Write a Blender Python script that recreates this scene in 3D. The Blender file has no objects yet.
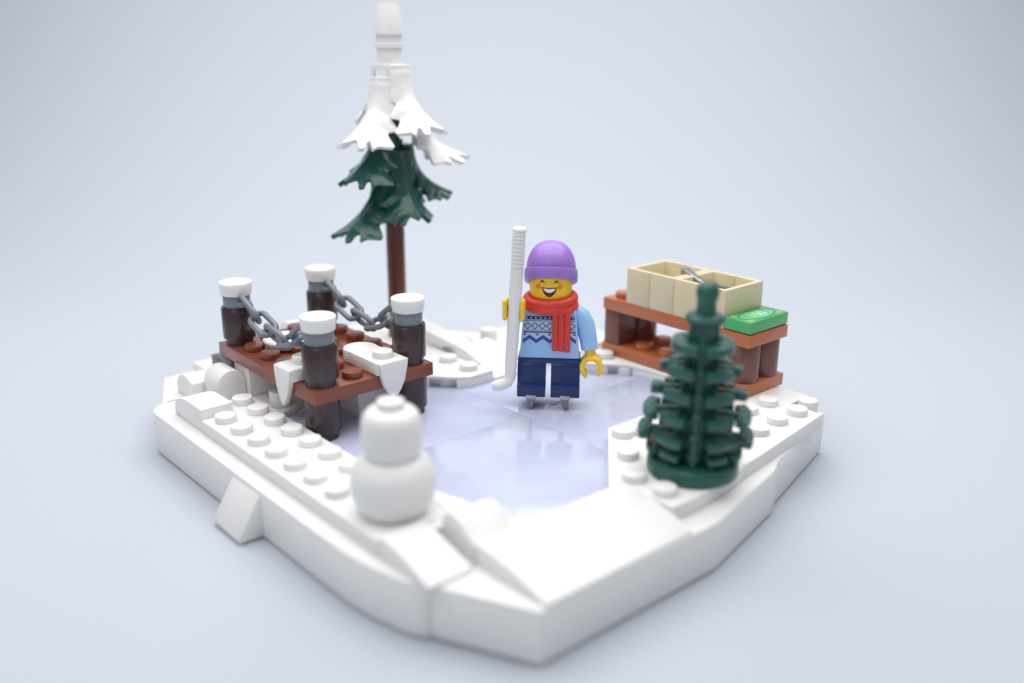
import bpy, bmesh, math, random
from mathutils import Vector, Matrix
random.seed(7)
S = bpy.context.scene
COL = S.collection
PI = math.pi
S.unit_settings.scale_length = 0.008          # one unit is one stud pitch of the toy, 8 mm

# ------------------------------------------------------------------ materials
def srgb(r, g, b):
    f = lambda c: c/12.92 if c <= .04045 else ((c+.055)/1.055)**2.4
    return (f(r/255), f(g/255), f(b/255), 1)

def plastic(name, col, rough=.3, spec=.5, bump=.015, var=.05, sss=0.0, metal=0.0, scale=3.0):
    m = bpy.data.materials.new(name); m.use_nodes = True
    nt = m.node_tree; N = nt.nodes; b = N['Principled BSDF']
    tc = N.new('ShaderNodeTexCoord')
    n1 = N.new('ShaderNodeTexNoise'); n1.inputs['Scale'].default_value = scale; n1.inputs['Detail'].default_value = 5
    nt.links.new(tc.outputs['Object'], n1.inputs['Vector'])
    mix = N.new('ShaderNodeMix'); mix.data_type = 'RGBA'
    mix.inputs['A'].default_value = tuple(c*(1-var) for c in col[:3])+(1,)
    mix.inputs['B'].default_value = tuple(min(1, c*(1+var)) for c in col[:3])+(1,)
    nt.links.new(n1.outputs['Fac'], mix.inputs['Factor'])
    nt.links.new(mix.outputs['Result'], b.inputs['Base Color'])
    mr = N.new('ShaderNodeMapRange')
    mr.inputs['To Min'].default_value = rough*.75; mr.inputs['To Max'].default_value = rough*1.3
    n2 = N.new('ShaderNodeTexNoise'); n2.inputs['Scale'].default_value = scale*4; n2.inputs['Detail'].default_value = 6
    nt.links.new(tc.outputs['Object'], n2.inputs['Vector'])
    nt.links.new(n2.outputs['Fac'], mr.inputs['Value']); nt.links.new(mr.outputs['Result'], b.inputs['Roughness'])
    if bump:
        bp = N.new('ShaderNodeBump'); bp.inputs['Strength'].default_value = 1; bp.inputs['Distance'].default_value = bump
        nt.links.new(n1.outputs['Fac'], bp.inputs['Height']); nt.links.new(bp.outputs['Normal'], b.inputs['Normal'])
    b.inputs['Specular IOR Level'].default_value = spec
    b.inputs['Metallic'].default_value = metal
    if sss:
        b.inputs['Subsurface Weight'].default_value = sss
        b.inputs['Subsurface Radius'].default_value = (.25, .2, .16)
        b.inputs['Subsurface Scale'].default_value = .6
    return m

M = {}
M['white'] = plastic('white_plastic', (.815, .812, .8, 1), .36, .4, .012, .015)
M['brown'] = plastic('reddish_brown_plastic', srgb(130, 72, 54), .24, .5, .02, .06)
M['dbrown'] = plastic('dark_brown_plastic', srgb(62, 46, 48), .2, .5, .02, .08)
M['trunk'] = plastic('trunk_brown_plastic', srgb(100, 48, 36), .24, .5, .02, .06)
M['dorange'] = plastic('dark_orange_plastic', srgb(184, 106, 66), .24, .5, .02, .05)
M['legbrown'] = plastic('leg_brown_plastic', srgb(114, 72, 64), .24, .5, .02, .06)
M['gray'] = plastic('bluish_gray_plastic', srgb(116, 122, 130), .3, .5, .02, .05)
M['dgray'] = plastic('dark_gray_plastic', srgb(96, 94, 102), .3, .5, .02, .05)
M['ring'] = plastic('post_ring_plastic', srgb(122, 130, 140), .28, .5, .02, .05)
M['tan'] = plastic('tan_plastic', srgb(216, 204, 170), .3, .5, .012, .03)
M['green'] = plastic('bright_green_plastic', srgb(80, 174, 108), .22, .5, .012, .04)
M['dgreen'] = plastic('dark_green_plastic', srgb(22, 76, 68), .2, .5, .02, .08)
M['fir'] = plastic('fir_green_plastic', srgb(38, 88, 78), .25, .5, .02, .08)
M['purple'] = plastic('lavender_plastic', srgb(158, 121, 206), .32, .45, .012, .03)
M['yellow'] = plastic('yellow_plastic', srgb(246, 204, 50), .25, .5, .01, .03)
M['red'] = plastic('scarf_red_plastic', srgb(212, 64, 48), .36, .4, .012, .04)
M['lblue'] = plastic('light_blue_plastic', srgb(154, 198, 243), .28, .5, .012, .03)
M['navy'] = plastic('navy_plastic', srgb(16, 44, 98), .24, .5, .012, .06)
M['silver'] = plastic('silver_plastic', srgb(176, 176, 184), .24, .5, .01, .05, metal=.85)
M['steel'] = plastic('steel_gray_plastic', srgb(128, 128, 136), .22, .5, .01, .05, metal=.5)
M['pnavy'] = plastic('navy_print', srgb(30, 44, 92), .35, .4, 0, .02)
M['ppale'] = plastic('pale_print', srgb(188, 207, 234), .35, .4, 0, .02)
M['pblue'] = plastic('blue_print', srgb(34, 72, 164), .35, .4, 0, .02)
M['black'] = plastic('black_print', srgb(34, 20, 12), .35, .4, 0, .02)
M['teeth'] = plastic('white_print', (.84, .84, .84, 1), .35, .4, 0, .01)
M['tongue'] = plastic('dark_red_print', srgb(120, 30, 24), .35, .4, 0, .02)
M['blush'] = plastic('orange_print', srgb(226, 138, 34), .35, .4, 0, .02)
M['notetext'] = plastic('pale_print', srgb(196, 222, 200), .35, .4, 0, .02)
M['notegreen'] = plastic('dark_green_print', srgb(14, 74, 44), .35, .4, 0, .02)
M['notepale'] = plastic('pale_green_print', srgb(100, 184, 126), .35, .4, 0, .02)
M['notegold'] = plastic('gold_print', srgb(150, 186, 92), .35, .4, 0, .02)

def ice_material():
    m = bpy.data.materials.new('lavender_ice'); m.use_nodes = True
    nt = m.node_tree; N = nt.nodes; b = N['Principled BSDF']
    tc = N.new('ShaderNodeTexCoord')
    n = N.new('ShaderNodeTexNoise'); n.inputs['Scale'].default_value = .35; n.inputs['Detail'].default_value = 4
    nt.links.new(tc.outputs['Object'], n.inputs['Vector'])
    r = N.new('ShaderNodeValToRGB')
    r.color_ramp.elements[0].position = .35; r.color_ramp.elements[0].color = srgb(188, 191, 217)
    r.color_ramp.elements[1].position = .68; r.color_ramp.elements[1].color = srgb(193, 203, 228)
    nt.links.new(n.outputs['Fac'], r.inputs['Fac']); nt.links.new(r.outputs['Color'], b.inputs['Base Color'])
    n3 = N.new('ShaderNodeTexNoise'); n3.inputs['Scale'].default_value = 1.2; n3.inputs['Detail'].default_value = 3
    nt.links.new(tc.outputs['Object'], n3.inputs['Vector'])
    bp = N.new('ShaderNodeBump'); bp.inputs['Strength'].default_value = 1; bp.inputs['Distance'].default_value = .012
    nt.links.new(n3.outputs['Fac'], bp.inputs['Height']); nt.links.new(bp.outputs['Normal'], b.inputs['Normal'])
    # fine skate marks: thin stretched noise that dulls the gloss here and there
    mp = N.new('ShaderNodeMapping'); mp.inputs['Rotation'].default_value = (0, 0, .5); mp.inputs['Scale'].default_value = (.6, 14, 1)
    nt.links.new(tc.outputs['Object'], mp.inputs['Vector'])
    n4 = N.new('ShaderNodeTexNoise'); n4.inputs['Scale'].default_value = 1.5; n4.inputs['Detail'].default_value = 6
    nt.links.new(mp.outputs['Vector'], n4.inputs['Vector'])
    mr = N.new('ShaderNodeMapRange'); mr.inputs['From Min'].default_value = .35; mr.inputs['From Max'].default_value = .7
    mr.inputs['To Min'].default_value = .07; mr.inputs['To Max'].default_value = .2
    nt.links.new(n4.outputs['Fac'], mr.inputs['Value']); nt.links.new(mr.outputs['Result'], b.inputs['Roughness'])
    b.inputs['Specular IOR Level'].default_value = .55
    b.inputs['Transmission Weight'].default_value = 0
    b.inputs['IOR'].default_value = 1.5
    return m
M['ice'] = ice_material()

def backdrop_material():
    m = bpy.data.materials.new('blue_gray_paper'); m.use_nodes = True
    nt = m.node_tree; N = nt.nodes; b = N['Principled BSDF']
    tc = N.new('ShaderNodeTexCoord')
    n = N.new('ShaderNodeTexNoise'); n.inputs['Scale'].default_value = 6; n.inputs['Detail'].default_value = 8
    nt.links.new(tc.outputs['Object'], n.inputs['Vector'])
    mix = N.new('ShaderNodeMix'); mix.data_type = 'RGBA'
    mix.inputs['A'].default_value = (.475, .513, .575, 1); mix.inputs['B'].default_value = (.485, .523, .585, 1)
    nt.links.new(n.outputs['Fac'], mix.inputs['Factor']); nt.links.new(mix.outputs['Result'], b.inputs['Base Color'])
    bp = N.new('ShaderNodeBump'); bp.inputs['Strength'].default_value = .4; bp.inputs['Distance'].default_value = .02
    nt.links.new(n.outputs['Fac'], bp.inputs['Height']); nt.links.new(bp.outputs['Normal'], b.inputs['Normal'])
    b.inputs['Roughness'].default_value = .75; b.inputs['Specular IOR Level'].default_value = .15
    return m
M['paper'] = backdrop_material()

# ------------------------------------------------------------------ mesh helpers
class MB:
    """Collects shapes; build() links them as ONE mesh object."""
    def __init__(s): s.bm = bmesh.new()
    def _merge(s, t, bev=0, seg=2, angle=35):
        if bev:
            es = [e for e in t.edges if e.is_manifold and e.calc_face_angle(0) > math.radians(angle)]
            if es: bmesh.ops.bevel(t, geom=es, offset=bev, segments=seg, affect='EDGES', profile=.5, clamp_overlap=True)
        me = bpy.data.meshes.new('tmp'); t.to_mesh(me); t.free()
        s.bm.from_mesh(me); bpy.data.meshes.remove(me)
        return s
    def prism(s, poly, z0, z1, bev=.025, mat=None):
        """poly in (x, y) swept from z0 to z1; mat maps the local frame elsewhere."""
        t = bmesh.new()
        a = [t.verts.new((x, y, z0)) for x, y in poly]; b = [t.verts.new((x, y, z1)) for x, y in poly]
        n = len(poly)
        t.faces.new(a[::-1]); t.faces.new(b)
        for i in range(n): t.faces.new((a[i], a[(i+1) % n], b[(i+1) % n], b[i]))
        bmesh.ops.recalc_face_normals(t, faces=t.faces)
        if mat is not None: bmesh.ops.transform(t, matrix=mat, verts=t.verts)
        return s._merge(t, bev)
    def box(s, x0, x1, y0, y1, z0, z1, bev=.025, mat=None):
        return s.prism([(x0, y0), (x1, y0), (x1, y1), (x0, y1)], z0, z1, bev, mat)
    def prof_x(s, prof, y0, y1, bev=.025):
        """profile in (x, z) swept along y"""
        m = Matrix(((1, 0, 0, 0), (0, 0, 1, 0), (0, 1, 0, 0), (0, 0, 0, 1)))
        return s.prism(prof, y0, y1, bev, m)
    def prof_y(s, prof, x0, x1, bev=.025):
        """profile in (y, z) swept along x"""
        m = Matrix(((0, 0, 1, 0), (1, 0, 0, 0), (0, 1, 0, 0), (0, 0, 0, 1)))
        return s.prism(prof, x0, x1, bev, m)
    def lathe(s, prof, c=(0, 0), seg=40, fn=None, mat=None):
        t = bmesh.new(); rings = []
        for r, z in prof:
            if r < 1e-5: rings.append([t.verts.new((c[0], c[1], z))])
            else: rings.append([t.verts.new((c[0]+r*math.cos(2*PI*k/seg), c[1]+r*math.sin(2*PI*k/seg), z)) for k in range(seg)])
        for A, B in zip(rings, rings[1:]):
            for k in range(seg):
                l = (k+1) % seg
                if len(A) == 1 and len(B) == 1: continue
                if len(A) == 1: t.faces.new((A[0], B[k], B[l]))
                elif len(B) == 1: t.faces.new((A[k], A[l], B[0]))
                else: t.faces.new((A[k], A[l], B[l], B[k]))
        if len(rings[0]) > 1: t.faces.new(rings[0][::-1])
        if len(rings[-1]) > 1: t.faces.new(rings[-1])
        if fn:
            for v in t.verts: v.co = fn(v.co)
        bmesh.ops.recalc_face_normals(t, faces=t.faces)
        if mat is not None: bmesh.ops.transform(t, matrix=mat, verts=t.verts)
        return s._merge(t)
    def cyl(s, x, y, z0, z1, r, bev=.03, seg=40, mat=None):
        b = min(bev, r*.4, (z1-z0)*.4); q = b*.3
        return s.lathe([(0, z0), (r-b, z0), (r-q, z0+q), (r, z0+b), (r, z1-b), (r-q, z1-q), (r-b, z1), (0, z1)], (x, y), seg, None, mat)
    def tube(s, pts, rad, seg=12, closed=False, up=None, sx=1.0):
        pts = [Vector(p) for p in pts]; n = len(pts)
        rr = rad if isinstance(rad, (list, tuple)) else [rad]*n
        t = bmesh.new(); rings = []; prev = None
        for i, p in enumerate(pts):
            if closed: d = (pts[(i+1) % n]-pts[i-1]).normalized()
            else: d = (pts[min(i+1, n-1)]-pts[max(i-1, 0)]).normalized()
            if prev is None:
                u = Vector(up) if up else (Vector((0, 0, 1)) if abs(d.z) < .9 else Vector((1, 0, 0)))
            else: u = prev
            u = (u-d*u.dot(d)).normalized(); prev = u; w = d.cross(u)
            rings.append([t.verts.new(p+u*math.cos(2*PI*k/seg)*rr[i]*sx+w*math.sin(2*PI*k/seg)*rr[i]) for k in range(seg)])
        for i in range(n if closed else n-1):
            A, B = rings[i], rings[(i+1) % n]
            for k in range(seg):
                l = (k+1) % seg; t.faces.new((A[k], A[l], B[l], B[k]))
        if not closed: t.faces.new(rings[0][::-1]); t.faces.new(rings[-1])
        bmesh.ops.recalc_face_normals(t, faces=t.faces)
        return s._merge(t)
    def strip(s, rows, flip=False):
        """open sheet from rows of points"""
        t = bmesh.new()
        V = [[t.verts.new(p) for p in r] for r in rows]
        for A, B in zip(V, V[1:]):
            for k in range(len(A)-1): t.faces.new((A[k], A[k+1], B[k+1], B[k]))
        bmesh.ops.recalc_face_normals(t, faces=t.faces)
        return s._merge(t)
    def build(s, name, mat, parent=None, origin=(0, 0, 0), smooth=True, at=None):
        """origin: world place of the parent; at: the object's own base (for a top-level mesh)"""
        o0 = Vector(at) if at is not None else Vector(origin)
        bmesh.ops.translate(s.bm, verts=s.bm.verts, vec=-o0)
        me = bpy.data.meshes.new(name); s.bm.to_mesh(me); s.bm.free()
        me.materials.append(mat)
        if smooth:
            for p in me.polygons: p.use_smooth = True
            me.set_sharp_from_angle(angle=math.radians(38))
        o = bpy.data.objects.new(name, me); COL.objects.link(o)
        if at is not None: o.location = Vector(at)
        if parent: o.parent = parent
        return o

def tag(o, label, cat, group=None, kind=None):
    if label: o['label'] = label
    if cat: o['category'] = cat
    if group: o['group'] = group
    if kind: o['kind'] = kind
    return o
def thing(name, label, cat, loc=(0, 0, 0), rot=0, group=None):
    o = bpy.data.objects.new(name, None); COL.objects.link(o)
    o.location = loc; o.rotation_euler = (0, 0, rot); o.empty_display_size = .3
    return tag(o, label, cat, group)

STUD = {}
def studs(mat, pts, parent, origin):
    """one child named stud for each knob, all sharing one mesh"""
    if mat not in STUD:
        m = MB(); m.cyl(0, 0, -.02, .2, .3, .035, 32)
        me = bpy.data.meshes.new('stud_'+mat); m.bm.to_mesh(me); m.bm.free(); me.materials.append(M[mat])
        for p in me.polygons: p.use_smooth = True
        me.set_sharp_from_angle(angle=math.radians(38)); STUD[mat] = me
    for x, y, z in pts:
        o = bpy.data.objects.new('stud', STUD[mat]); COL.objects.link(o)
        o.parent = parent; o.location = (x-origin[0], y-origin[1], z-origin[2])

def arc(cx, cy, r, a0, a1, n):
    return [(cx+r*math.cos(math.radians(a0+(a1-a0)*i/n)), cy+r*math.sin(math.radians(a0+(a1-a0)*i/n))) for i in range(n+1)]

# ------------------------------------------------------------------ backdrop (a paper sweep)
GZ = -1.33
FW = Vector((-.7512, .6601, 0)); RT = Vector((.6601, .7512, 0))
CAM = Vector((21.690, -11.925, 10.812))
mb = MB()
prof = [(-45, GZ), (0, GZ), (44, GZ)]
RC = 36
for i in range(1, 49):
    a = (PI/2)*i/48; prof.append((44+RC*math.sin(a), GZ+RC-RC*math.cos(a)))
prof.append((44+RC, 100))
C0 = Vector((CAM.x, CAM.y, 0))
rows = [[C0+FW*d+RT*w+Vector((0, 0, z)) for w in (-90, -45, 0, 45, 90)] for d, z in prof]
bd = mb.strip(rows).build('backdrop', M['paper'])
tag(bd, None, None, kind='structure')

# ------------------------------------------------------------------ snow base
O = (1, 4, GZ)
base = thing('snow_platform', 'large white angular toy brick base that carries the ice rink and dock', 'toy base', O)
W = M['white']
def bpiece(poly, z0=GZ+.05, z1=0, bev=.04): MB().prism(poly, z0, z1, bev).build('base_brick', W, base, O)
bpiece(arc(-5.27, -1.62, .86, 180, 270, 14)+[(4.4, -2.48), (5.4, -2.46), (6.1, -2.38), (6.7, -2.25), (7.2, -2.12), (7.54, -1.95), (7.62, -1.83), (7.62, -.3), (-6, -.3)])
bpiece([(-6.0, -1.98), (-6.02, 4.0), (-8.6, 4.0), (-8.3, -1.0)])
bpiece([(7.64, -1.82), (9.87, -.72), (9.9, 4.95), (9.14, 8.35), (8.86, 8.95), (7.76, 13.05), (4.6, 13.05), (4.6, 8.9), (7.64, 4.9)], bev=.06)
bpiece([(4.58, 11.0), (4.58, 13.05), (-2.0, 13.05), (-3.6, 12.0), (-3.6, 11.0)])
bpiece([(-3.0, 4.02), (-8.6, 4.02), (-8.4, 8.0), (-5.6, 10.2), (-3.62, 11.95), (-3.0, 11.9)])
MB().prism([(-6.5, -.6), (7.9, -.6), (7.9, 5.5), (6.9, 11.4), (-3.2, 11.4), (-6.5, 4)], GZ, -.34, .02).build('base_plate', W, base, O)
# the sloped block that sticks out of the long left wall
MB().prof_y([(-2.4, -.16), (-2.52, -.16), (-3.12, GZ+.2), (-3.12, GZ+.05), (-2.4, GZ+.05)], -.1, 1.4, .035).build('sloped_block', W, base, O)

# ------------------------------------------------------------------ ice rink
O = (2, 5.8, 0)
rink = thing('ice_rink', 'flat lavender blue glossy ice sheet in the middle of the white base', 'ice rink', O)
G = .003
for x0, x1, y0, y1 in ((-2.6, 2, -.25, 5.85), (2, 7.55, -.25, 5.85), (-2.6, 2, 5.85, 11.4), (2, 7.55, 5.85, 11.4)):
    MB().box(x0+G, x1-G, y0+G, y1-G, -.3, .02, .006).build('ice_tile', M['ice'], rink, O)

# ------------------------------------------------------------------ white plates and slopes lying on the base
def plate(label, poly, st=(), z0=.0, z1=.4, bev=.025, name='snow_plate', cat='toy plate', notch=None):
    cx = sum(p[0] for p in poly)/len(poly); cy = sum(p[1] for p in poly)/len(poly); o = (cx, cy, z0)
    t = thing(name, label, cat, o)
    MB().prism(poly, z0, z1, bev).build('plate_body', W, t, o)
    studs('white', [(x, y, z1) for x, y in st], t, o)
    return t
def slope(label, prof, a0, a1, axis='x', bev=.03, name='curved_slope', cat='toy slope'):
    m = MB()
    if axis == 'x': m.prof_x(prof, a0, a1, bev); c = (sum(p[0] for p in prof)/len(prof), (a0+a1)/2, min(p[1] for p in prof))
    else: m.prof_y(prof, a0, a1, bev); c = ((a0+a1)/2, sum(p[0] for p in prof)/len(prof), min(p[1] for p in prof))
    return tag(m.build(name, W, at=c), label, cat)
def bow(x0, x1, z0, zh, zl, n=14, back=None):
    """convex profile falling from zh at x0 to zl at x1"""
    p = [(x0, z0)]
    for i in range(n+1):
        t = i/n; p.append((x0+(x1-x0)*t, zl+(zh-zl)*math.cos(t*PI/2)**.85))
    p.append((x1, z0)); return p

plate('long narrow studded white plate along the left wall, running up to the snowman',
      [(-3, -2.02), (6.01, -2.02), (6.01, -.02), (-4, -.02), (-4, -1.0), (-3, -1.0)],
      [(x+.5, y) for x in range(-3, 4) for y in (-1.5, -.5)]+[(-3.5, -.5)])
slope('short white curved piece at the far left end of the long studded plate',
      [(-4.95, .004), (-4.95, .22), (-4.88, .42), (-4.7, .56), (-4.4, .66), (-4.0, .7), (-3.02, .7), (-3.02, .004)], -2.0, -1.02)
slope('low white curved piece lying left of the upright half round brick',
      [(-6.7, .004), (-6.7, .3), (-6.6, .5), (-6.4, .66), (-6.1, .74), (-5.8, .7), (-5.5, .58), (-5.5, .004)], -1.2, -.25)
# half round block with its round end towards the front
m = MB(); m.prof_y([(-.82, .22)]+[(-.36-.46*math.cos(PI*i/16), .66+.47*math.sin(PI*i/16)) for i in range(17)]+[(.10, .22)], -5.45, -4.45, .03)
tag(m.build('arched_brick', W, at=(-4.95, -.36, .22)), 'white brick with a half round top below the left corner of the dock', 'toy brick')
plate('smooth white plate under the left side of the brown dock', [(-6.0, -.22), (-5.48, -.22), (-5.48, -.98), (-4.02, -.98), (-4.02, .0), (-2.3, .0), (-2.9, 1.4), (-6.0, 1.4)], [], z1=.215)
m = MB(); m.cyl(-3.05, .5, .22, .7, .32, .03)
tag(m.build('round_plate', W, at=(-3.05, .5, .22)), 'small white round piece in the shade under the left edge of the dock', 'toy stud')
t = thing('support_brick', 'white brick wall holding up the middle of the brown dock', 'toy brick', (-3, 2.4, 0))
MB().box(-4.0, -1.05, 2.0, 3.55, .39, 1.19).build('brick_body', W, t, (-3, 2.4, 0))
MB().box(-3.95, -1.1, 2.05, 3.48, .0, .385).build('brick_foot', W, t, (-3, 2.4, 0))
tag(MB().box(-5.25, -4.25, .12, 1.3, .22, 1.19).build('support_brick', W, at=(-4.75, .7, .22)), 'white brick right of the gray brick under the left end of the dock', 'toy brick')
tag(MB().box(-5.98, -5.3, .03, 1.2, .22, 1.17).build('gray_brick', M['dgray'], at=(-5.6, .6, .22)), 'dark gray brick under the left corner of the dock', 'toy brick')
tag(MB().box(-6.95, -6.05, .12, 1.1, .0, .92).build('gray_brick', M['dgray'], at=(-6.5, .6, 0)), 'dark gray brick standing just outside the left corner of the dock', 'toy brick')
plate('plain white plate at the outer left edge behind the gray brick', [(-8.0, -.1), (-6.98, -.1), (-6.98, 3.4), (-8.2, 3.4)], [], z1=.42)
# ground around the snowman and the front slopes
plate('white corner plate between the snowman and the ice', [(3.1, .0), (6.03, .0), (6.04, -.8), (6.38, -.8), (6.38, .75), (5.6, .6), (4.6, .35)], [])
slope('white curved slope right of the snowman, running down to the front left wall', bow(6.03, 7.85, .004, .52, .08), -2.0, -.84)
slope('small rounded white ridge between the ice and the largest slope',
      [(6.42, .004), (6.42, .45), (6.48, .66), (6.6, .8), (6.78, .87), (6.96, .85), (7.12, .76), (7.3, .6), (7.58, .42), (7.58, .004)], -.58, .6)
plate('flat white tile behind the largest slope, next to the ice', [(6.9, .66), (7.58, .66), (7.58, 1.3), (7.1, 1.3)], [], z1=.3)
slope('largest smooth white slope at the front corner, bowing down to the right wall', bow(7.62, 9.85, .004, .5, .06), -.57, 4.05, bev=.04)
# right bank
near = [(4.92, 6.42), (7.5, 3.72), (7.5, 4.1), (9.2, 4.1), (9.25, 5.0), (9.05, 6.8), (8.93, 7.3), (4.92, 7.3)]
plate('white studded plate under the small green fir tree', near, [(5.55, 6.35), (6.6, 5.4), (7.6, 4.5), (8.6, 4.5), (5.9, 6.9)])
far = [(4.92, 7.32), (8.92, 7.32), (8.3, 11.95), (7.2, 11.98), (7.2, 13.0), (4.3, 13.0), (4.3, 11.05), (4.92, 11.0)]
plate('white studded plate at the right, in front of the brown table', far,
      [(6.8, 11.4), (7.8, 11.4), (7.8, 10.4), (6.8, 10.4), (7.9, 9.35), (6.8, 9.3), (5.8, 10.4), (5.8, 9.3), (7.8, 8.3), (6.8, 8.3), (5.8, 8.3)])
tag(MB().cyl(7.5, 12.45, 0, .5, .3, .03).build('round_plate', W, at=(7.5, 12.45, 0)), 'tiny white round piece behind the right corner of the studded plate', 'toy stud')
# plate with a notch beneath, under the left end of the table
t = thing('snow_plate', 'white plate with a notch in its edge under the left end of the brown table', 'toy plate', (1, 12, 0))
pb = MB()
ed = [(.85, 10.2), (1.62, 10.88)]
pb.prism([(-1.2, 13.0), (-1.2, 9.9), (.5, 9.9), (.85, 10.2), (1.6, 10.9), (2.35, 11.06), (4.28, 11.06), (4.28, 13.0)], .30, .4, .02)
pb.prism([(-1.2, 13.0), (-1.2, 9.9), (.5, 9.9), (.85, 10.2), (1.12, 10.45), (.6, 11.2), (.6, 13.0)], 0, .3, .015)
pb.prism([(.95, 10.6), (1.45, 11.08), (1.95, 11.25), (1.95, 13.0), (.6, 13.0)], 0, .29, .01)
pb.prism([(1.78, 10.95), (2.35, 11.06), (4.28, 11.06), (4.28, 13.0), (1.9, 13.0)], 0, .3, .015)
pb.build('plate_body', W, t, (1, 12, 0))
MB().cyl(1.4, 11.03, 0, .29, .3, .02).build('inner_tube', W, t, (1, 12, 0))
studs('white', [(.0, 10.7, .4), (-.5, 11.7, .4), (.55, 10.9, .4), (-.6, 12.6, .4)], t, (1, 12, 0))
# back left bank
t = thing('snow_plate', 'white plate with two round knobs between the dock and the hockey stick', 'toy plate', (-2.4, 6, 0))
pb = MB()
pb.prism([(-4.4, 4.2), (-2.75, 4.2), (-1.75, 5.2), (-1.2, 5.68), (-.88, 6.1), (-.9, 7.1), (-4.4, 7.1)], .3, .4, .02)
pb.prism([(-4.4, 4.2), (-2.75, 4.2), (-1.82, 5.13), (-2.3, 5.9), (-2.3, 7.1), (-4.4, 7.1)], 0, .3, .015)
pb.prism([(-2.02, 5.27), (-1.3, 5.92), (-1.6, 7.1), (-2.4, 7.1)], 0, .29, .01)
pb.prism([(-1.12, 5.75), (-.88, 6.1), (-.9, 7.1), (-1.9, 7.1), (-1.7, 6.2)], 0, .3, .015)
pb.build('plate_body', W, t, (-2.4, 6, 0))
MB().cyl(-1.7, 5.77, 0, .29, .28, .02).build('inner_tube', W, t, (-2.4, 6, 0))
studs('white', [(-2.6, 6.55, .4), (-1.5, 6.55, .4), (-3.6, 5.6, .4)], t, (-2.4, 6, 0))
slope('wide white curved slope running down to the ice behind the hockey stick', [(-3.0, .004)]+[(-3.0+2.1*t, .1+.64*math.cos(t*PI/2)**.9) for t in [i/14 for i in range(15)]]+[(-.9, .004)], 7.13, 8.6)
slope('white hollow arch piece in front of the tree, left of the wide slope',
      [(-6.6, .004), (-6.6, .8), (-6.2, .9), (-5.6, .92), (-4.6, .86), (-3.03, .74), (-3.03, .45), (-3.15, .54), (-3.4, .58), (-3.65, .52), (-3.8, .35), (-3.85, .004)], 7.15, 7.9)
tag(MB().cyl(-3.4, 9.0, .42, .88, .3, .035).build('round_plate', W, at=(-3.4, 9.0, .42)), 'white round piece on the plate just behind the top of the wide slope', 'toy stud')
plate('white plate with one knob at the back edge behind the stick', [(-4.4, 8.63), (-.9, 8.63), (-1.25, 13.0), (-2.1, 13.0), (-4.4, 11.2)], [(-2.0, 10.2), (-2.2, 11.4)], z1=.42)
plate('white plate under the tall tree behind the dock', [(-8.5, 4.1), (-4.45, 4.1), (-4.45, 7.35), (-8.35, 7.35)], [(-5.0, 5.0), (-7.5, 5.5)], z1=.4)
slope('white sloping snow lump behind the dock, seen past the left chain', [(-9.0, .004), (-9.0, .3), (-8.4, 1.05), (-7.9, 1.15), (-6.5, .5), (-6.5, .425), (-9.0, .425)][1:], 3.45, 4.05, bev=.02)

# ------------------------------------------------------------------ dock
O = (-3, 2, 0)
dock = thing('dock', 'reddish brown studded dock with four white capped posts at the edge of the ice', 'dock', O)
MB().box(-6, 0, 0, 4, 1.2, 1.6, .02).build('deck', M['brown'], dock, O)
skip = {(5, 0), (0, 0), (0, 3), (5, 3), (4, 2), (5, 2), (4, 0), (1, 1)}
studs('brown', [(-5.5+i, .5+j, 1.6) for i in range(6) for j in range(4) if (i, j) not in skip], dock, O)
def post(x, y, pile):
    m = MB()
    m.lathe([(0, 1.6), (.42, 1.6), (.42, 1.78), (.44, 1.8), (.485, 1.8), (.5, 1.83), (.5, 2.77), (.48, 2.8), (0, 2.8)], (x, y))
    p = m.build('post', M['dbrown'], dock, O)
    MB().cyl(x, y, 2.8, 3.2, .42, .03).build('post_ring', M['ring'], p, O)
    m = MB(); m.lathe([(0, 3.19), (.44, 3.19), (.465, 3.205), (.495, 3.4), (.5, 3.45), (.5, 3.57), (.49, 3.59), (.47, 3.6), (0, 3.6)], (x, y))
    m.build('post_cap', W, p, O)
    if pile:
        MB().lathe([(0, 0.02), (.42, .02), (.42, .2), (.48, .22), (.5, .25), (.5, 1.2), (0, 1.2)], (x, y)).build('pile', M['dbrown'], dock, O)
for x, y, q in ((-.5, .5, 1), (-.5, 3.5, 1), (-5.5, .5, 0), (-5.5, 3.5, 0)): post(x, y, q)

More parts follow.
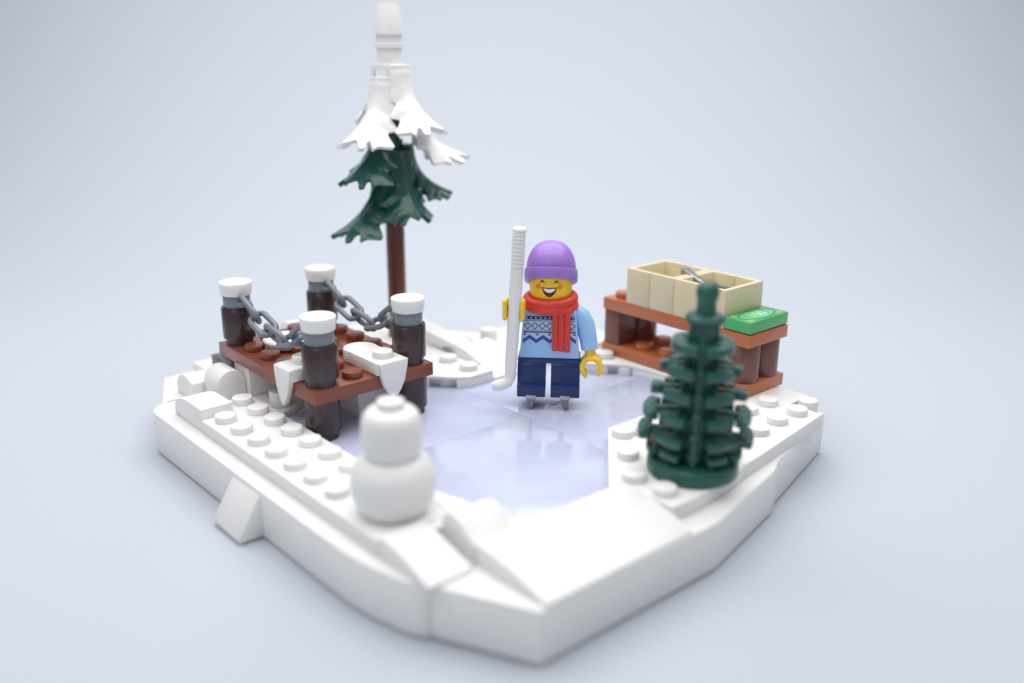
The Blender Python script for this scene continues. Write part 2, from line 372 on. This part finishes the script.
def chain(y, label, lo):
    a, b = Vector((-5.0, y, 3.06)), Vector((-1.0, y, 3.06))
    # a hanging curve through both posts and its low point
    def cur(t):
        u = (t-.6)/.6 if t < .6 else (t-.6)/.4
        return Vector((a.x+(b.x-a.x)*t, y, lo+(a.z-lo)*abs(u)**1.7))
    N = 400; P = [cur(i/N) for i in range(N+1)]
    L = [0]
    for i in range(N): L.append(L[-1]+(P[i+1]-P[i]).length)
    def at(s):
        for i in range(N):
            if L[i+1] >= s: return P[i].lerp(P[i+1], (s-L[i])/(L[i+1]-L[i]+1e-9))
        return P[-1]
    n = 5; pitch = L[-1]/n; o = ((a.x+b.x)/2, y, lo)
    t = thing('chain', label, 'chain', o, group='gray chains of the dock')
    for k in range(n):
        p, q = at(k*pitch), at((k+1)*pitch); d = (q-p).normalized(); c = (p+q)/2
        side = Vector((0, 1, 0)); upv = d.cross(side)
        w = (side if k % 2 else upv)
        w = (w*math.cos(.5)+(upv if k % 2 else -side)*math.sin(.5))
        hl, hw = pitch/2+.12, .25
        pts = []
        for i in range(24):
            an = 2*PI*i/24; cx, cy = math.cos(an), math.sin(an)
            ex = (hl-hw)*(1 if cx > 0 else -1)+hw*cx if abs(cx) > 1e-6 else 0
            pts.append(c+d*ex+w*(hw*cy))
        # straight sides
        MB().tube(pts, .09, 12, True, up=d.cross(w)).build('link', M['gray'], t, o)
    for xx, s in ((-5.5, 1), (-.5, -1)):
        MB().tube([(xx+s*.5+.2*math.cos(2*PI*i/20), y+.16*math.sin(2*PI*i/20), 2.98) for i in range(20)], .085, 10, True, up=(0, 0, 1)).build('end_loop', M['gray'], t, o)
chain(.5, 'gray chain sagging between the two posts on the left side of the dock', 2.36)
chain(3.5, 'gray chain sagging between the two posts on the far side, before the trunk', 2.3)

# white snow pieces lying on the dock with an icicle hanging over its edge
O = (-1, 2.5, 1.6)
t = thing('snow_icicle', 'white snow piece with a rounded end, its blunt icicle over the right dock edge', 'toy snow', O)
MB().prism([(.03, 2.0), (.03, 3.0), (-.95, 3.0)]+arc(-1.6, 2.5, .52, 70, 290, 14)+[(-.95, 2.0)], 1.615, 2.0, .03).build('snow_slab', W, t, O)
m = MB(); prf = [(2.0, 2.003)]+[(2.02+.03*i, 1.98-.2*i) for i in range(1, 3)]+[(2.14, 1.35), (2.27, 1.1), (2.38, .98), (2.5, .95), (2.62, .98), (2.73, 1.1), (2.86, 1.35), (2.92, 1.58), (2.97, 1.78), (3.0, 2.003)]
m.prof_y(prf, .0, .17, .03).build('icicle', W, t, O)
studs('white', [(-.42, 2.5, 2.0)], t, O)
O = (-1.4, .5, 1.6)
t = thing('snow_icicle', 'white snow piece left of the front post, its pointed icicle over the near dock edge', 'toy snow', O)
MB().box(-1.95, -1.02, -.12, 1.0, 1.615, 2.0, .04).build('snow_slab', W, t, O)
m = MB(); prf = [(-1.95, 1.98), (-1.93, 1.7), (-1.86, 1.35), (-1.74, 1.05), (-1.62, .86), (-1.55, .82), (-1.46, .86), (-1.32, 1.1), (-1.16, 1.42), (-1.06, 1.7), (-1.02, 1.98)]
m.prof_x(prf, -.2, -.02, .035).build('icicle', W, t, O)
studs('white', [(-1.5, .5, 2.0)], t, O)
m = MB(); m.lathe([(0, 1.62), (.55, 1.62), (.66, 1.68), (.74, 1.8), (.76, 1.86), (.72, 1.9), (.5, 1.9), (.45, 1.86), (.3, 1.8), (0, 1.8)], (-4.15, 1.45))
tag(m.build('snow_dish', W, at=(-4.15, 1.45, 1.62)), 'white round dish of snow lying on the dock under the left chain', 'toy snow')

# ------------------------------------------------------------------ tall tree
TX, TY = -6.08, 6.92; O = (TX, TY, .4)
tree = thing('pine_tree', 'tall pine with green boughs, snow white upper boughs and white pointed top', 'tree', O)
MB().lathe([(0, .4), (.36, .4), (.36, 1.0), (.33, 1.02), (.33, 3.0), (.345, 3.01), (.345, 3.03), (.33, 3.04), (.33, 5.7), (0, 5.7)], (TX, TY)).build('trunk', M['trunk'], tree, O)
MB().lathe([(0, 5.5), (.3, 5.5), (.3, 6.0), (.4, 6.02), (.4, 6.3), (.3, 6.32), (.3, 7.0), (.36, 7.02), (.36, 7.5), (.26, 7.52), (.26, 7.62), (.36, 7.64), (.36, 7.95), (.26, 7.97), (.26, 8.05), (.36, 8.07), (.36, 8.6), (0, 8.6)], (TX, TY)).build('green_core', M['dgreen'], tree, O)
MB().lathe([(0, 8.6), (.36, 8.6), (.4, 8.62), (.5, 9.45), (.5, 9.5), (.5, 9.86), (.5, 9.88), (.5, 9.98), (.42, 10.0), (.42, 10.5), (.49, 10.52), (.49, 10.64), (.43, 10.66), (.43, 10.92), (.5, 10.93), (.5, 10.97),
            (.36, 11.86), (.34, 11.9), (.34, 12.1), (.36, 12.12), (.36, 12.16), (.2, 13.0), (.12, 13.1), (0, 13.12)], (TX, TY)).build('snowy_top', W, tree, O)
ER = Vector((.564, .826, 0)); EG = Vector((.826, -.564, 0))
def bough(th, zt, R, H, mat, w=1.0, name='bough'):
    a = math.radians(th); d = ER*math.cos(a)+EG*math.sin(a); s_ = Vector((-d.y, d.x, 0))
    t = bmesh.new(); ns, nt = 56, 48; V = []
    c = Vector((TX, TY, 0))
    lobes = [.0, .0]
    for i in range(ns+1):
        row = []
        for j in range(nt+1):
            q = 2*j/nt-1
            # lower end rounded towards the sides, cut into lobes
            end = 1-.22*abs(q)**1.7+.05*math.cos(q*PI*5)
            s = end*i/ns; sc = min(s, 1.0)
            hw = w*(.55+.26*s+.52*max(0, s-.4)**.9)
            if s > .22: hw *= 1+.17*math.sin((s-.22)*PI*8.5)*min(1, (s-.22)*5)
            r = .66+.06*min(1, s*12)+(R-.72)*(.04*s+.96*s**2.3)
            z = zt-H*(.72*s+.28*(1-(1-sc)**2))
            y = hw*q*.9
            k = min(1, s*3)
            r -= abs(q)**2*hw*(.42-.15*s)
            z -= .55*hw*abs(q)**1.35*k
            r += .05*math.exp(-(q/.08)**2)*(1-s*.6)
            row.append(t.verts.new(c+d*r+s_*y+Vector((0, 0, z))))
        V.append(row)
    for A, B in zip(V, V[1:]):
        for k in range(nt): t.faces.new((A[k], A[k+1], B[k+1], B[k]))
    bmesh.ops.recalc_face_normals(t, faces=t.faces)
    f0 = max(t.faces, key=lambda f: f.calc_center_median().z)
    if sum((f.normal.z for f in t.faces)) < 0: bmesh.ops.reverse_faces(t, faces=t.faces)
    bmesh.ops.solidify(t, geom=t.faces[:], thickness=.15)
    m = MB(); m._merge(t)
    # flat collar at the top of the bough
    k = Matrix.Translation((TX, TY, 0)) @ Matrix(((d.x, s_.x, 0, 0), (d.y, s_.y, 0, 0), (0, 0, 1, 0), (0, 0, 0, 1)))
    hw = w*.55; pl = []
    for j in range(13):
        q = 2*j/12-1; pl.append((.69-abs(q)**2*hw*.42, hw*.9*q))
    m.prism(pl+[(.15, .25), (.15, -.25)], zt-.12, zt+.03, .02, k)
    return m.build(name, mat, tree, O)
g, wh = M['dgreen'], W
bough(44, 9.94, 2.2, 1.9, wh, 1.02); bough(235, 9.94, 1.7, 1.7, wh, .9)
bough(130, 9.55, 2.3, 1.9, wh, 1.1); bough(-42, 9.9, 1.6, 1.7, wh, .9)
bough(-6, 8.95, 2.5, 2.0, wh, 1.0)
bough(132, 8.3, 2.25, 1.9, g, 1.1); bough(205, 8.0, 1.6, 1.6, g, .85)
bough(62, 7.15, 1.7, 2.05, g, 1.15); bough(-14, 7.3, 2.0, 1.65, g, .85); bough(270, 7.1, 1.6, 1.5, g, .9)
bough(145, 6.6, 2.4, 2.05, g, 1.05); bough(110, 6.9, 1.0, 1.6, g, .65); bough(-75, 6.4, 1.4, 1.4, g, .9)

# ------------------------------------------------------------------ small fir
FX, FY = 8.2, 6.03; O = (FX, FY, .4)
fir = thing('fir_tree', 'small dark green stepped fir tree on a round foot at the front right', 'tree', O)
F = M['fir']
m = MB(); m.lathe([(0, .4), (1.1, .4), (1.15, .46), (1.15, .72), (1.1, .8), (.8, .82), (.78, .74), (.3, .74), (0, .74)], (FX, FY))
foot = m.build('foot', F, fir, O)
for k in range(10):
    a = 2*PI*(k+.35)/10
    MB().cyl(FX+.93*math.cos(a), FY+.93*math.sin(a), .78, .86, .07, .03, 12).build('foot_knob', F, foot, O)
m = MB(); m.lathe([(0, .7), (.46, .7), (.36, 2.0), (.3, 3.2), (.27, 4.4), (.235, 4.75), (.235, 4.85), (.265, 4.95), (.285, 5.08), (.26, 5.2), (.18, 5.3), (.08, 5.34), (0, 5.345)], (FX, FY))
for k in range(4):
    a = math.radians(-38+90*k); px, py = FX+.36*math.cos(a), FY+.36*math.sin(a)
    m.tube([(FX+.46*math.cos(a), FY+.46*math.sin(a), .75), (FX+.26*math.cos(a), FY+.26*math.sin(a), 4.5)], [.13, .1], 10)
m.build('stem', F, fir, O)
MB().lathe([(0, 4.26), (.2, 4.26), (.44, 4.31), (.49, 4.37), (.49, 4.46), (.44, 4.52), (.2, 4.57), (0, 4.57)], (FX, FY)).build('branch_ring', F, fir, O)
PSI = -53
def fring(z, ra, rb, sa, sb, th=.2):
    """one tier: side arms with curved ends and four arcs towards the front and back"""
    m = MB()
    for r, span, angs in ((ra, sa, (90, -90)), (rb, sb, (40, -40, 140, -140))):
        for an in angs:
            a0 = PSI+an
            outer = arc(FX, FY, r, a0-span/2, a0+span/2, 8); inner = arc(FX, FY, r-.3, a0+span/2, a0-span/2, 8)
            m.prism(outer+inner, z-th/2, z+th/2, .05)
            k2 = Matrix.Translation((FX, FY, 0)) @ Matrix.Rotation(math.radians(a0), 4, 'Z')
            m.box(.15, r-.12, -.13, .13, z-th/2+.02, z+th/2-.02, .02, k2)
    m.build('branch_ring', F, fir, O)
fring(3.76, .78, .80, 50, 66, .24)
fring(3.16, 1.0, .88, 20, 60, .25)
fring(2.56, 1.18, .96, 22, 56, .25)
fring(1.98, 1.34, 1.04, 58, 46, .24)
fring(1.42, 1.44, 1.08, 40, 44, .24)
fring(1.02, 1.2, 1.02, 56, 36, .2)
m = MB()
for an in (0, 180):
    a = math.radians(PSI+an); dx, dy = math.cos(a), math.sin(a)
    m.tube([(FX+.72*dx, FY+.72*dy, .78), (FX+.52*dx, FY+.52*dy, 2.2), (FX+.36*dx, FY+.36*dy, 3.9), (FX+.2*dx, FY+.2*dy, 4.4)], [.1, .1, .09, .08], 10)
    for z, r in ((3.76, .5), (3.18, .56), (2.6, .62), (2.1, .68), (1.58, .74), (1.05, .8)):
        k2 = Matrix.Translation((FX, FY, 0)) @ Matrix.Rotation(a, 4, 'Z'); m.box(.1, r, -.11, .11, z-.09, z+.09, .03, k2)
m.build('rib', F, fir, O)
fir.rotation_mode = 'QUATERNION'
fir.rotation_quaternion = Matrix.Rotation(math.radians(1.2), 3, FW).to_quaternion()

# ------------------------------------------------------------------ snowman
SX, SY = 5.04, -.9; O = (SX, SY, .4)
sm = thing('snowman', 'plain white snowman of two rounded pieces without a face, on the front left plate', 'snowman', O)
MB().lathe([(0, .41), (.70, .41), (.76, .44), (.88, .62), (.96, .84), (1.0, 1.08), (.985, 1.3), (.92, 1.52), (.8, 1.69), (.62, 1.8), (.4, 1.84), (0, 1.84)], (SX, SY), 48).build('body', W, sm, O)
hd = MB().lathe([(0, 1.66), (.38, 1.66), (.47, 1.7), (.58, 1.78), (.66, 1.9), (.69, 2.06), (.69, 2.54), (.67, 2.68), (.62, 2.8), (.53, 2.89), (.42, 2.93), (.34, 2.94), (0, 2.94)], (SX, SY), 48).build('head', W, sm, O)
MB().cyl(SX, SY, 2.92, 3.13, .32, .06).build('knob', W, hd, O)

# ------------------------------------------------------------------ table with two boxes and a banknote
X0, Y0 = .10, 11.22; O = (X0+3, Y0+1, .4)
tb = thing('table', 'dark orange brick table with brown legs and a lower shelf, at the back right', 'table', O)
MB().box(X0, X0+6, Y0, Y0+2, 2.0, 2.4, .02).build('tabletop', M['dorange'], tb, O)
MB().box(X0, X0+6, Y0, Y0+2, .405, .8, .02).build('shelf', M['dorange'], tb, O)
studs('dorange', [(X0+.5, Y0+.5, 2.4), (X0+.5, Y0+1.5, 2.4)]+[(X0+1.5+i, Y0+.5+j, .8) for i in range(4) for j in range(2)], tb, O)
MB().box(X0+.06, X0+.72, Y0+.04, Y0+.98, .8, 2.0, .02).build('leg', M['legbrown'], tb, O)
MB().cyl(X0+.55, Y0+1.5, .8, 2.0, .48, .02).build('leg', M['legbrown'], tb, O)
for j in (.5, 1.5):
    MB().cyl(X0+5.5, Y0+j, .8, 2.0, .49, .02).build('leg', M['legbrown'], tb, O)
def crate(x0, label):
    o = (x0+1, Y0+1, 2.4)
    t = thing('crate', label, 'crate', o, group='tan boxes on the table')
    z0, z1, w = 2.402, 3.6, .17
    for s in (0, 1):
        m = MB(); xa, xb = (x0+.008, x0+.992) if s == 0 else (x0+1.008, x0+1.992)
        xi, xo = (xa+w, xb) if s == 0 else (xa, xb-w)
        ya, yb = Y0+.02, Y0+1.98
        if s == 0: poly = [(xa, ya), (xb, ya), (xb, ya+w), (xa+w, ya+w), (xa+w, yb-w), (xb, yb-w), (xb, yb), (xa, yb)]
        else: poly = [(xb, ya), (xb, yb), (xa, yb), (xa, yb-w), (xb-w, yb-w), (xb-w, ya+w), (xa, ya+w), (xa, ya)]
        m.prism(poly, z0, z1, .022).build('side_panel', M['tan'], t, o)
        MB().box(xi, xo, ya+w, yb-w, z0, 2.55, .0).build('bottom_panel', M['tan'], t, o)
crate(X0+1, 'tan open box on the table, the left one, next to the bare orange knob')
crate(X0+3, 'tan open box on the table, the right one, next to the green banknote')
# metal-gray blades lying in the right box
def blade(p, q, w, h, label):
    p, q = Vector(p), Vector(q); d = (q-p).normalized(); s = d.cross(Vector((0, 0, 1))).normalized(); u = s.cross(d)
    L = (q-p).length; k = Matrix(((d.x, s.x, u.x, p.x), (d.y, s.y, u.y, p.y), (d.z, s.z, u.z, p.z), (0, 0, 0, 1)))
    m = MB(); m.prism([(0, -w/2), (L*.75, -w*.32), (L, 0), (L*.75, w*.32), (0, w/2)], -h/2, h/2, .02, k)
    tag(m.build('gray_blade', M['silver'], at=p), label, 'blade')
blade((X0+2.62, Y0+.98, 3.66), (X0+4.1, Y0+.72, 3.22), .3, .2, 'gray blade sticking up over the divider between the tan boxes')
blade((X0+3.6, Y0+1.15, 3.3), (X0+4.75, Y0+1.0, 3.42), .26, .14, 'gray blade lying low inside the right tan box')
# banknote tile
O = (X0+5.5, Y0+1, 2.4)
bn = thing('banknote_tile', 'bright green banknote tile printed with a dark oval, on the right end of the table', 'banknote', O)
MB().box(X0+5.02, X0+5.98, Y0+.02, Y0+1.98, 2.44, 2.8, .018).build('tile_body', M['green'], bn, O)
MB().box(X0+5.06, X0+5.94, Y0+.06, Y0+1.94, 2.402, 2.44, .0).build('tile_rim', M['notegreen'], bn, O)
cx, cy, zt = X0+5.5, Y0+1, 2.802
def flat(m, pts, z): m.strip([[(x, y, z) for x, y in pts[0]], [(x, y, z) for x, y in pts[1]]])
def ell(a, b, n=48): return [(cx+a*math.cos(2*PI*i/n), cy+b*math.sin(2*PI*i/n)) for i in range(n+1)]
m = MB(); flat(m, (ell(.37, .80), ell(.34, .77)), zt)
for a, b, c, d in ((.0, 1, 0, 0),):
    x0, x1, y0, y1 = X0+5.08, X0+5.92, Y0+.08, Y0+1.92; e = .02
    for q in (((x0, y0), (x1, y0), (x1, y0+e), (x0, y0+e)), ((x0, y1-e), (x1, y1-e), (x1, y1), (x0, y1)), ((x0, y0), (x0+e, y0), (x0+e, y1), (x0, y1)), ((x1-e, y0), (x1, y0), (x1, y1), (x1-e, y1))):
        flat(m, ([q[0], q[1]], [q[3], q[2]]), zt)
m.build('printed_border', M['notegreen'], bn, O)
m = MB(); flat(m, (ell(.335, .76), ell(.0, .0)), zt+.0005); m.build('printed_oval', M['notepale'], bn, O)
m = MB()
for sx in (-1, 1):
    for sy in (-1, 1):
        px, py = cx+sx*.31, cy+sy*.76
        flat(m, ([(px+.09*math.cos(2*PI*i/16), py+.12*math.sin(2*PI*i/16)) for i in range(17)], [(px, py)]*17), zt+.0008)
m.build('printed_corner', M['notegold'], bn, O)
cu = bpy.data.curves.new('amount', 'FONT'); cu.body = '100'; cu.size = .5; cu.align_x = 'CENTER'; cu.align_y = 'CENTER'; cu.extrude = .001; cu.offset = .006
tx = bpy.data.objects.new('tmp', cu); COL.objects.link(tx); bpy.context.view_layer.update()
me = bpy.data.meshes.new_from_object(tx.evaluated_get(bpy.context.evaluated_depsgraph_get()))
bpy.data.objects.remove(tx); me.materials.append(M['notetext'])
am = bpy.data.objects.new('printed_amount', me); COL.objects.link(am); am.parent = bn
am.location = (cx-O[0], cy-O[1], zt+.002-O[2]); am.rotation_euler = (0, 0, PI/2)

# ------------------------------------------------------------------ toy figure (local frame: x right, -y towards the viewer)
fig = thing('toy_figure', 'smiling toy figure on ice skates with lavender hat, red scarf and blue sweater', 'toy figure', (1.75, 7.13, 0), math.radians(45.2))
Z = (0, 0, 0)
# hips and legs
MB().box(-.95, .95, -.42, .42, 1.46, 1.62, .03).build('hips', M['navy'], fig, Z)
for x0, x1, xc in ((-.96, -.1, -.53), (.06, .94, .50)):
    m = MB()
    m.prof_y([(-.42, 1.47), (-.45, 1.3), (-.45, .84), (-.64, .84), (-.64, .44), (.36, .44), (.42, .6), (.42, 1.3), (.3, 1.45)], x0, x1, .03)
    lg = m.build('leg', M['navy'], fig, Z)
    m = MB()
    m.box(xc-.12, xc+.12, -.6, .35, .42, .50, .015)
    m.prof_x([(xc-.14, .43), (xc+.14, .43), (xc+.13, .34), (xc+.016, .01), (xc-.016, .01), (xc-.13, .34)], -.62, .1, .012)
    cl = MB(); cl.box(xc-.16, xc+.16, -.67, -.52, .38, .52, .025); cl.build('skate_clip', M['silver'], lg, Z)
    m.build('skate_blade', M['steel'], lg, Z)
# torso
def torso_x(z): return .91+(.77-.91)*(z-1.62)/1.6
m = MB(); t = bmesh.new()
ring = []
for z, hx, hy in ((1.625, .91, .42), (2.9, .798, .42), (3.12, .775, .41), (3.22, .68, .36)):
    ring.append([t.verts.new(p) for p in ((-hx, -hy, z), (hx, -hy, z), (hx, hy, z), (-hx, hy, z))])
t.faces.new(ring[0][::-1]); t.faces.new(ring[-1])
for A, B in zip(ring, ring[1:]):
    for k in range(4): t.faces.new((A[k], A[(k+1) % 4], B[(k+1) % 4], B[k]))
bmesh.ops.recalc_face_normals(t, faces=t.faces)
m._merge(t, .05, 3)
sw = m.build('sweater', M['lblue'], fig, Z)
YF = -.4235
def px2(x, z): return (x, YF, z)
def band(m, z0, z1, dy=0):
    a0, a1 = torso_x(z0)-.055, torso_x(z1)-.055
    m.strip([[(-a0, YF-dy, z0), (a0, YF-dy, z0)], [(-a1, YF-dy, z1), (a1, YF-dy, z1)]])
def zig(m, zc, amp, th, step, dy, ph=0):
    a = torso_x(zc)-.06; n = int(2*a/(step/2)); top = []; bot = []
    for i in range(n+1):
        x = -a+2*a*i/n; zz = zc+amp*(1 if (i+ph) % 2 else -1); top.append((x, YF-dy, zz+th/2)); bot.append((x, YF-dy, zz-th/2))
    m.strip([bot, top])
def dots(m, zc, r, step, dy):
    a = torso_x(zc)-.1; n = int(2*a/step)
    for i in range(n+1):
        x = -a+2*a*i/n
        m.strip([[(x+r*math.cos(2*PI*k/10), YF-dy, zc+r*math.sin(2*PI*k/10)) for k in range(11)], [(x, YF-dy, zc)]*11])
pale = MB(); band(pale, 2.50, 2.84); zig(pale, 2.36, .075, .16, .36, .001); dots(pale, 2.9, .026, .13, .004); dots(pale, 2.13, .016, .12, .001); dots(pale, 2.05, .016, .12, .001)
navy = MB(); band(navy, 2.845, 2.95, .002); band(navy, 2.795, 2.815, .002); band(navy, 2.435, 2.475, .002)
for i in range(7):
    x = -.66+.22*i; o_, i_ = .115, .08
    navy.strip([[(x+a*o_, YF-.003, 2.65+b*o_) for a, b in ((1, 0), (0, 1), (-1, 0), (0, -1), (1, 0))], [(x+a*i_, YF-.003, 2.65+b*i_) for a, b in ((1, 0), (0, 1), (-1, 0), (0, -1), (1, 0))]])
dots(navy, 2.38, .034, .36, .004)
blue = MB(); zig(blue, 2.235, .075, .12, .36, .0025)
band(blue, 2.515, 2.53, .002)
pale.build('pale_pattern', M['ppale'], sw, Z); navy.build('navy_pattern', M['pnavy'], sw, Z); blue.build('zigzag_pattern', M['pblue'], sw, Z)
# arms
m = MB()
m.tube([(.60, .02, 3.0), (.74, .02, 2.98), (.92, .0, 2.84), (1.06, -.03, 2.6), (1.14, -.07, 2.3), (1.19, -.12, 2.02), (1.21, -.15, 1.86)], [.2, .26, .295, .295, .28, .265, .255], 20)
arm = m.build('arm', M['lblue'], fig, Z)
hc = Vector((1.27, -.2, 1.34))
m = MB(); m.tube([(1.21, -.15, 1.9), (1.235, -.17, 1.72), (1.25, -.19, 1.6)], .16, 16)
kx = Matrix(((1, 0, 0, hc.x), (0, 0, 1, hc.y), (0, 1, 0, hc.z), (0, 0, 0, 1)))
m.prism(arc(0, 0, .36, -52, 248, 28)+arc(0, 0, .215, 240, -45, 28), -.24, .24, .03, kx)
m.build('hand', M['yellow'], arm, Z)
m = MB()
m.tube([(-.60, .02, 3.0), (-.74, .0, 2.98), (-.90, -.06, 2.93), (-1.0, -.18, 2.94), (-1.04, -.34, 3.08), (-1.05, -.45, 3.18)], [.2, .26, .275, .26, .245, .235], 20)
arm = m.build('arm', M['lblue'], fig, Z)
hc = Vector((-1.05, -.92, 3.28))
m = MB(); m.tube([(-1.045, -.4, 3.14), (-1.05, -.6, 3.27)], .16, 16)
kz = Matrix.Translation(hc)
m.prism(arc(0, 0, .34, -38, 218, 28)+arc(0, 0, .21, 212, -32, 28), -.3, .3, .03, kz)
m.build('hand', M['yellow'], arm, Z)
# head with its printed face
HR = .64
m = MB(); m.lathe([(0, 3.2), (.36, 3.2), (.36, 3.4), (.46, 3.42), (.56, 3.47), (.62, 3.56), (HR, 3.68), (HR, 4.36), (.6, 4.5), (.4, 4.58), (0, 4.6)], (0, 0), 48)
head = m.build('head', M['yellow'], fig, Z)
def fp(x, z, d=.004): return (x, -math.sqrt((HR+d)**2-x*x), z)
def fstrip(m, f0, f1, x0, x1, n=16, d=.004): m.strip([[fp(x0+(x1-x0)*i/n, f0(i/n), d) for i in range(n+1)], [fp(x0+(x1-x0)*i/n, f1(i/n), d) for i in range(n+1)]])
FZ = 0.0
for xc in (-.235, .175):
    e = MB(); zc = 3.995
    fstrip(e, lambda t: zc-.03+.075*math.sin(PI*t), lambda t: zc-.045+.075*math.sin(PI*t)+.075*math.sin(PI*t), xc-.105, xc+.105)
    e.build('eye', M['black'], head, Z)
mx0, mx1, mz = -.25, .19, 3.87
mo = MB(); fstrip(mo, lambda t: mz+.02-.01*math.sin(PI*t), lambda t: mz-.27*math.sin(PI*t)**.62, mx0, mx1, 24, .004); mo = mo.build('mouth', M['black'], head, Z)
m = MB(); fstrip(m, lambda t: mz-.012-.012*math.sin(PI*t), lambda t: mz-.012-.13*math.sin(PI*t)**.6, mx0+.04, mx1-.04, 20, .007); m.build('teeth', M['teeth'], head, Z)
m = MB(); fstrip(m, lambda t: mz-.20+.045*math.sin(PI*t), lambda t: mz-.20-.045*math.sin(PI*t), -.105, .055, 14, .007); m.build('tongue', M['tongue'], head, Z)
for xc in (-.35, .29):
    m = MB(); fstrip(m, lambda t: 3.89+.08*math.sin(PI*t), lambda t: 3.89-.08*math.sin(PI*t), xc-.085, xc+.085, 12); m.build('cheek', M['blush'], head, Z)
# hat, tipped back a little
def tip(c):
    k = max(0, min(1, (5.0-c.z)/1.0))
    return Vector((c.x, c.y, c.z-c.y*.43*k))
m = MB(); m.lathe([(.62, 3.98), (.66, 3.90), (.74, 3.88), (.79, 3.92), (.805, 4.05), (.80, 4.24), (.775, 4.31), (.735, 4.335), (.742, 4.38), (.725, 4.5), (.68, 4.67), (.6, 4.84), (.49, 4.98), (.35, 5.08), (.18, 5.135), (0, 5.15)], (0, .02), 56, tip)
m.build('hat', M['purple'], fig, Z)
# scarf: two wraps and a hanging tail
def wrap(z, rx, ry, r, tilt, sx):
    return [(rx*math.cos(2*PI*i/48), ry*math.sin(2*PI*i/48)-.02, z+tilt*math.sin(2*PI*i/48)+sx*math.cos(2*PI*i/48)) for i in range(48)]
m = MB()
m.tube(wrap(3.42, .68, .62, .15, .06, .03), .155, 14, True, up=(0, 0, 1), sx=.9)
m.tube(wrap(3.24, .69, .62, .16, .05, -.02), .165, 14, True, up=(0, 0, 1), sx=1.0)
m.tube(wrap(3.33, .63, .56, .14, .05, .0), .16, 14, True, up=(0, 0, 1), sx=1.2)
sc = m.build('scarf', M['red'], fig, Z)
m = MB()
for i in range(3):
    x0 = .07+.185*i
    m.prof_y([(-.66, 3.25), (-.67, 3.1), (-.6, 2.8), (-.555, 2.4), (-.55, 1.88-.02*i+.01), (-.45, 1.88-.02*i+.01), (-.45, 3.25)], x0, x0+.183, .045)
m.prof_y([(-.6, 3.2), (-.52, 2.4), (-.52, 1.9), (-.45, 1.9), (-.45, 3.2)], .1, .6, .02)
m.build('scarf_tail', M['red'], sc, Z)

# ------------------------------------------------------------------ hockey stick (held by the figure, a thing of its own)
RZ = Matrix.Translation((1.77, 7.15, 0)) @ Matrix.Rotation(math.radians(45.2), 4, 'Z')
def fw_(p): return RZ @ Vector(p)
O = fw_((-1.3, -.95, .8))
st = thing('hockey_stick', 'white hockey stick with a grooved handle held upright by the toy figure', 'hockey stick', O)
m = MB()
top, bot = Vector((-.93, -.88, 5.70)), Vector((-1.17, -.98, 1.25))
pts, rad = [], []
L_ = (top-bot).length
sam = [(0, .165), (.03, .2), (.06, .212)]
x = .10
while x < 1.15:
    sam += [(x, .205), (x+.012, .176), (x+.04, .176), (x+.052, .205)]; x += .115
sam += [(1.3, .19), (2.2, .19), (3.2, .187), (4.0, .182), (L_, .165)]
for x, r in sam: pts.append(fw_(top.lerp(bot, x/L_))); rad.append(r)
m.tube(pts, rad, 18)
m.build('shaft', W, st, O)
m = MB()
m.tube([fw_(p) for p in ((-1.165, -.98, 1.35), (-1.18, -.98, 1.18), (-1.27, -1.0, 1.04), (-1.45, -1.03, .96), (-1.62, -1.06, .93), (-1.70, -1.07, .92))], [.16, .165, .17, .175, .165, .11], 16, sx=1.0)
m.build('stick_blade', W, st, O)

# ------------------------------------------------------------------ light
def area(name, loc, target, size, power, col=(1, 1, 1)):
    l = bpy.data.lights.new(name, 'AREA'); l.shape = 'RECTANGLE'; l.size, l.size_y = size; l.energy = power; l.color = col
    o = bpy.data.objects.new(name, l); COL.objects.link(o); o.location = loc
    o.rotation_euler = (Vector(target)-Vector(loc)).to_track_quat('-Z', 'Y').to_euler()
    return o
ctr = Vector((1, 5, 0))
area('softbox_overhead', ctr+FW*11+Vector((0, 0, 40)), ctr+FW*10, (72, 58), 38500, (1, .985, .97))
area('softbox_front', ctr-FW*38-RT*14+Vector((0, 0, 26)), ctr, (24, 24), 2800, (.97, .985, 1))
w = bpy.data.worlds.new('World'); S.world = w; w.use_nodes = True
bg = w.node_tree.nodes['Background']; bg.inputs['Color'].default_value = (.93, .95, 1, 1); bg.inputs['Strength'].default_value = .34

# ------------------------------------------------------------------ camera
cd = bpy.data.cameras.new('camera'); cam = bpy.data.objects.new('camera', cd); COL.objects.link(cam)
cam.location = CAM
pitch, roll = .308725, .0057246
f = Vector((FW.x*math.cos(pitch), FW.y*math.cos(pitch), -math.sin(pitch)))
q = f.to_track_quat('-Z', 'Y')
cam.rotation_mode = 'QUATERNION'
from mathutils import Quaternion
cam.rotation_quaternion = Quaternion(f, -roll) @ q
cd.sensor_width = 36; cd.lens = 948.58/1024*36
cd.clip_end = 500; cd.clip_start = .1
cd.dof.use_dof = True; cd.dof.focus_distance = 28.3; cd.dof.aperture_fstop = .047; cd.dof.aperture_blades = 7
S.camera = cam
S.render.resolution_x, S.render.resolution_y = 1024, 683
S.view_settings.view_transform = 'Standard'; S.view_settings.look = 'None'
S.view_settings.exposure = 0; S.view_settings.gamma = 1
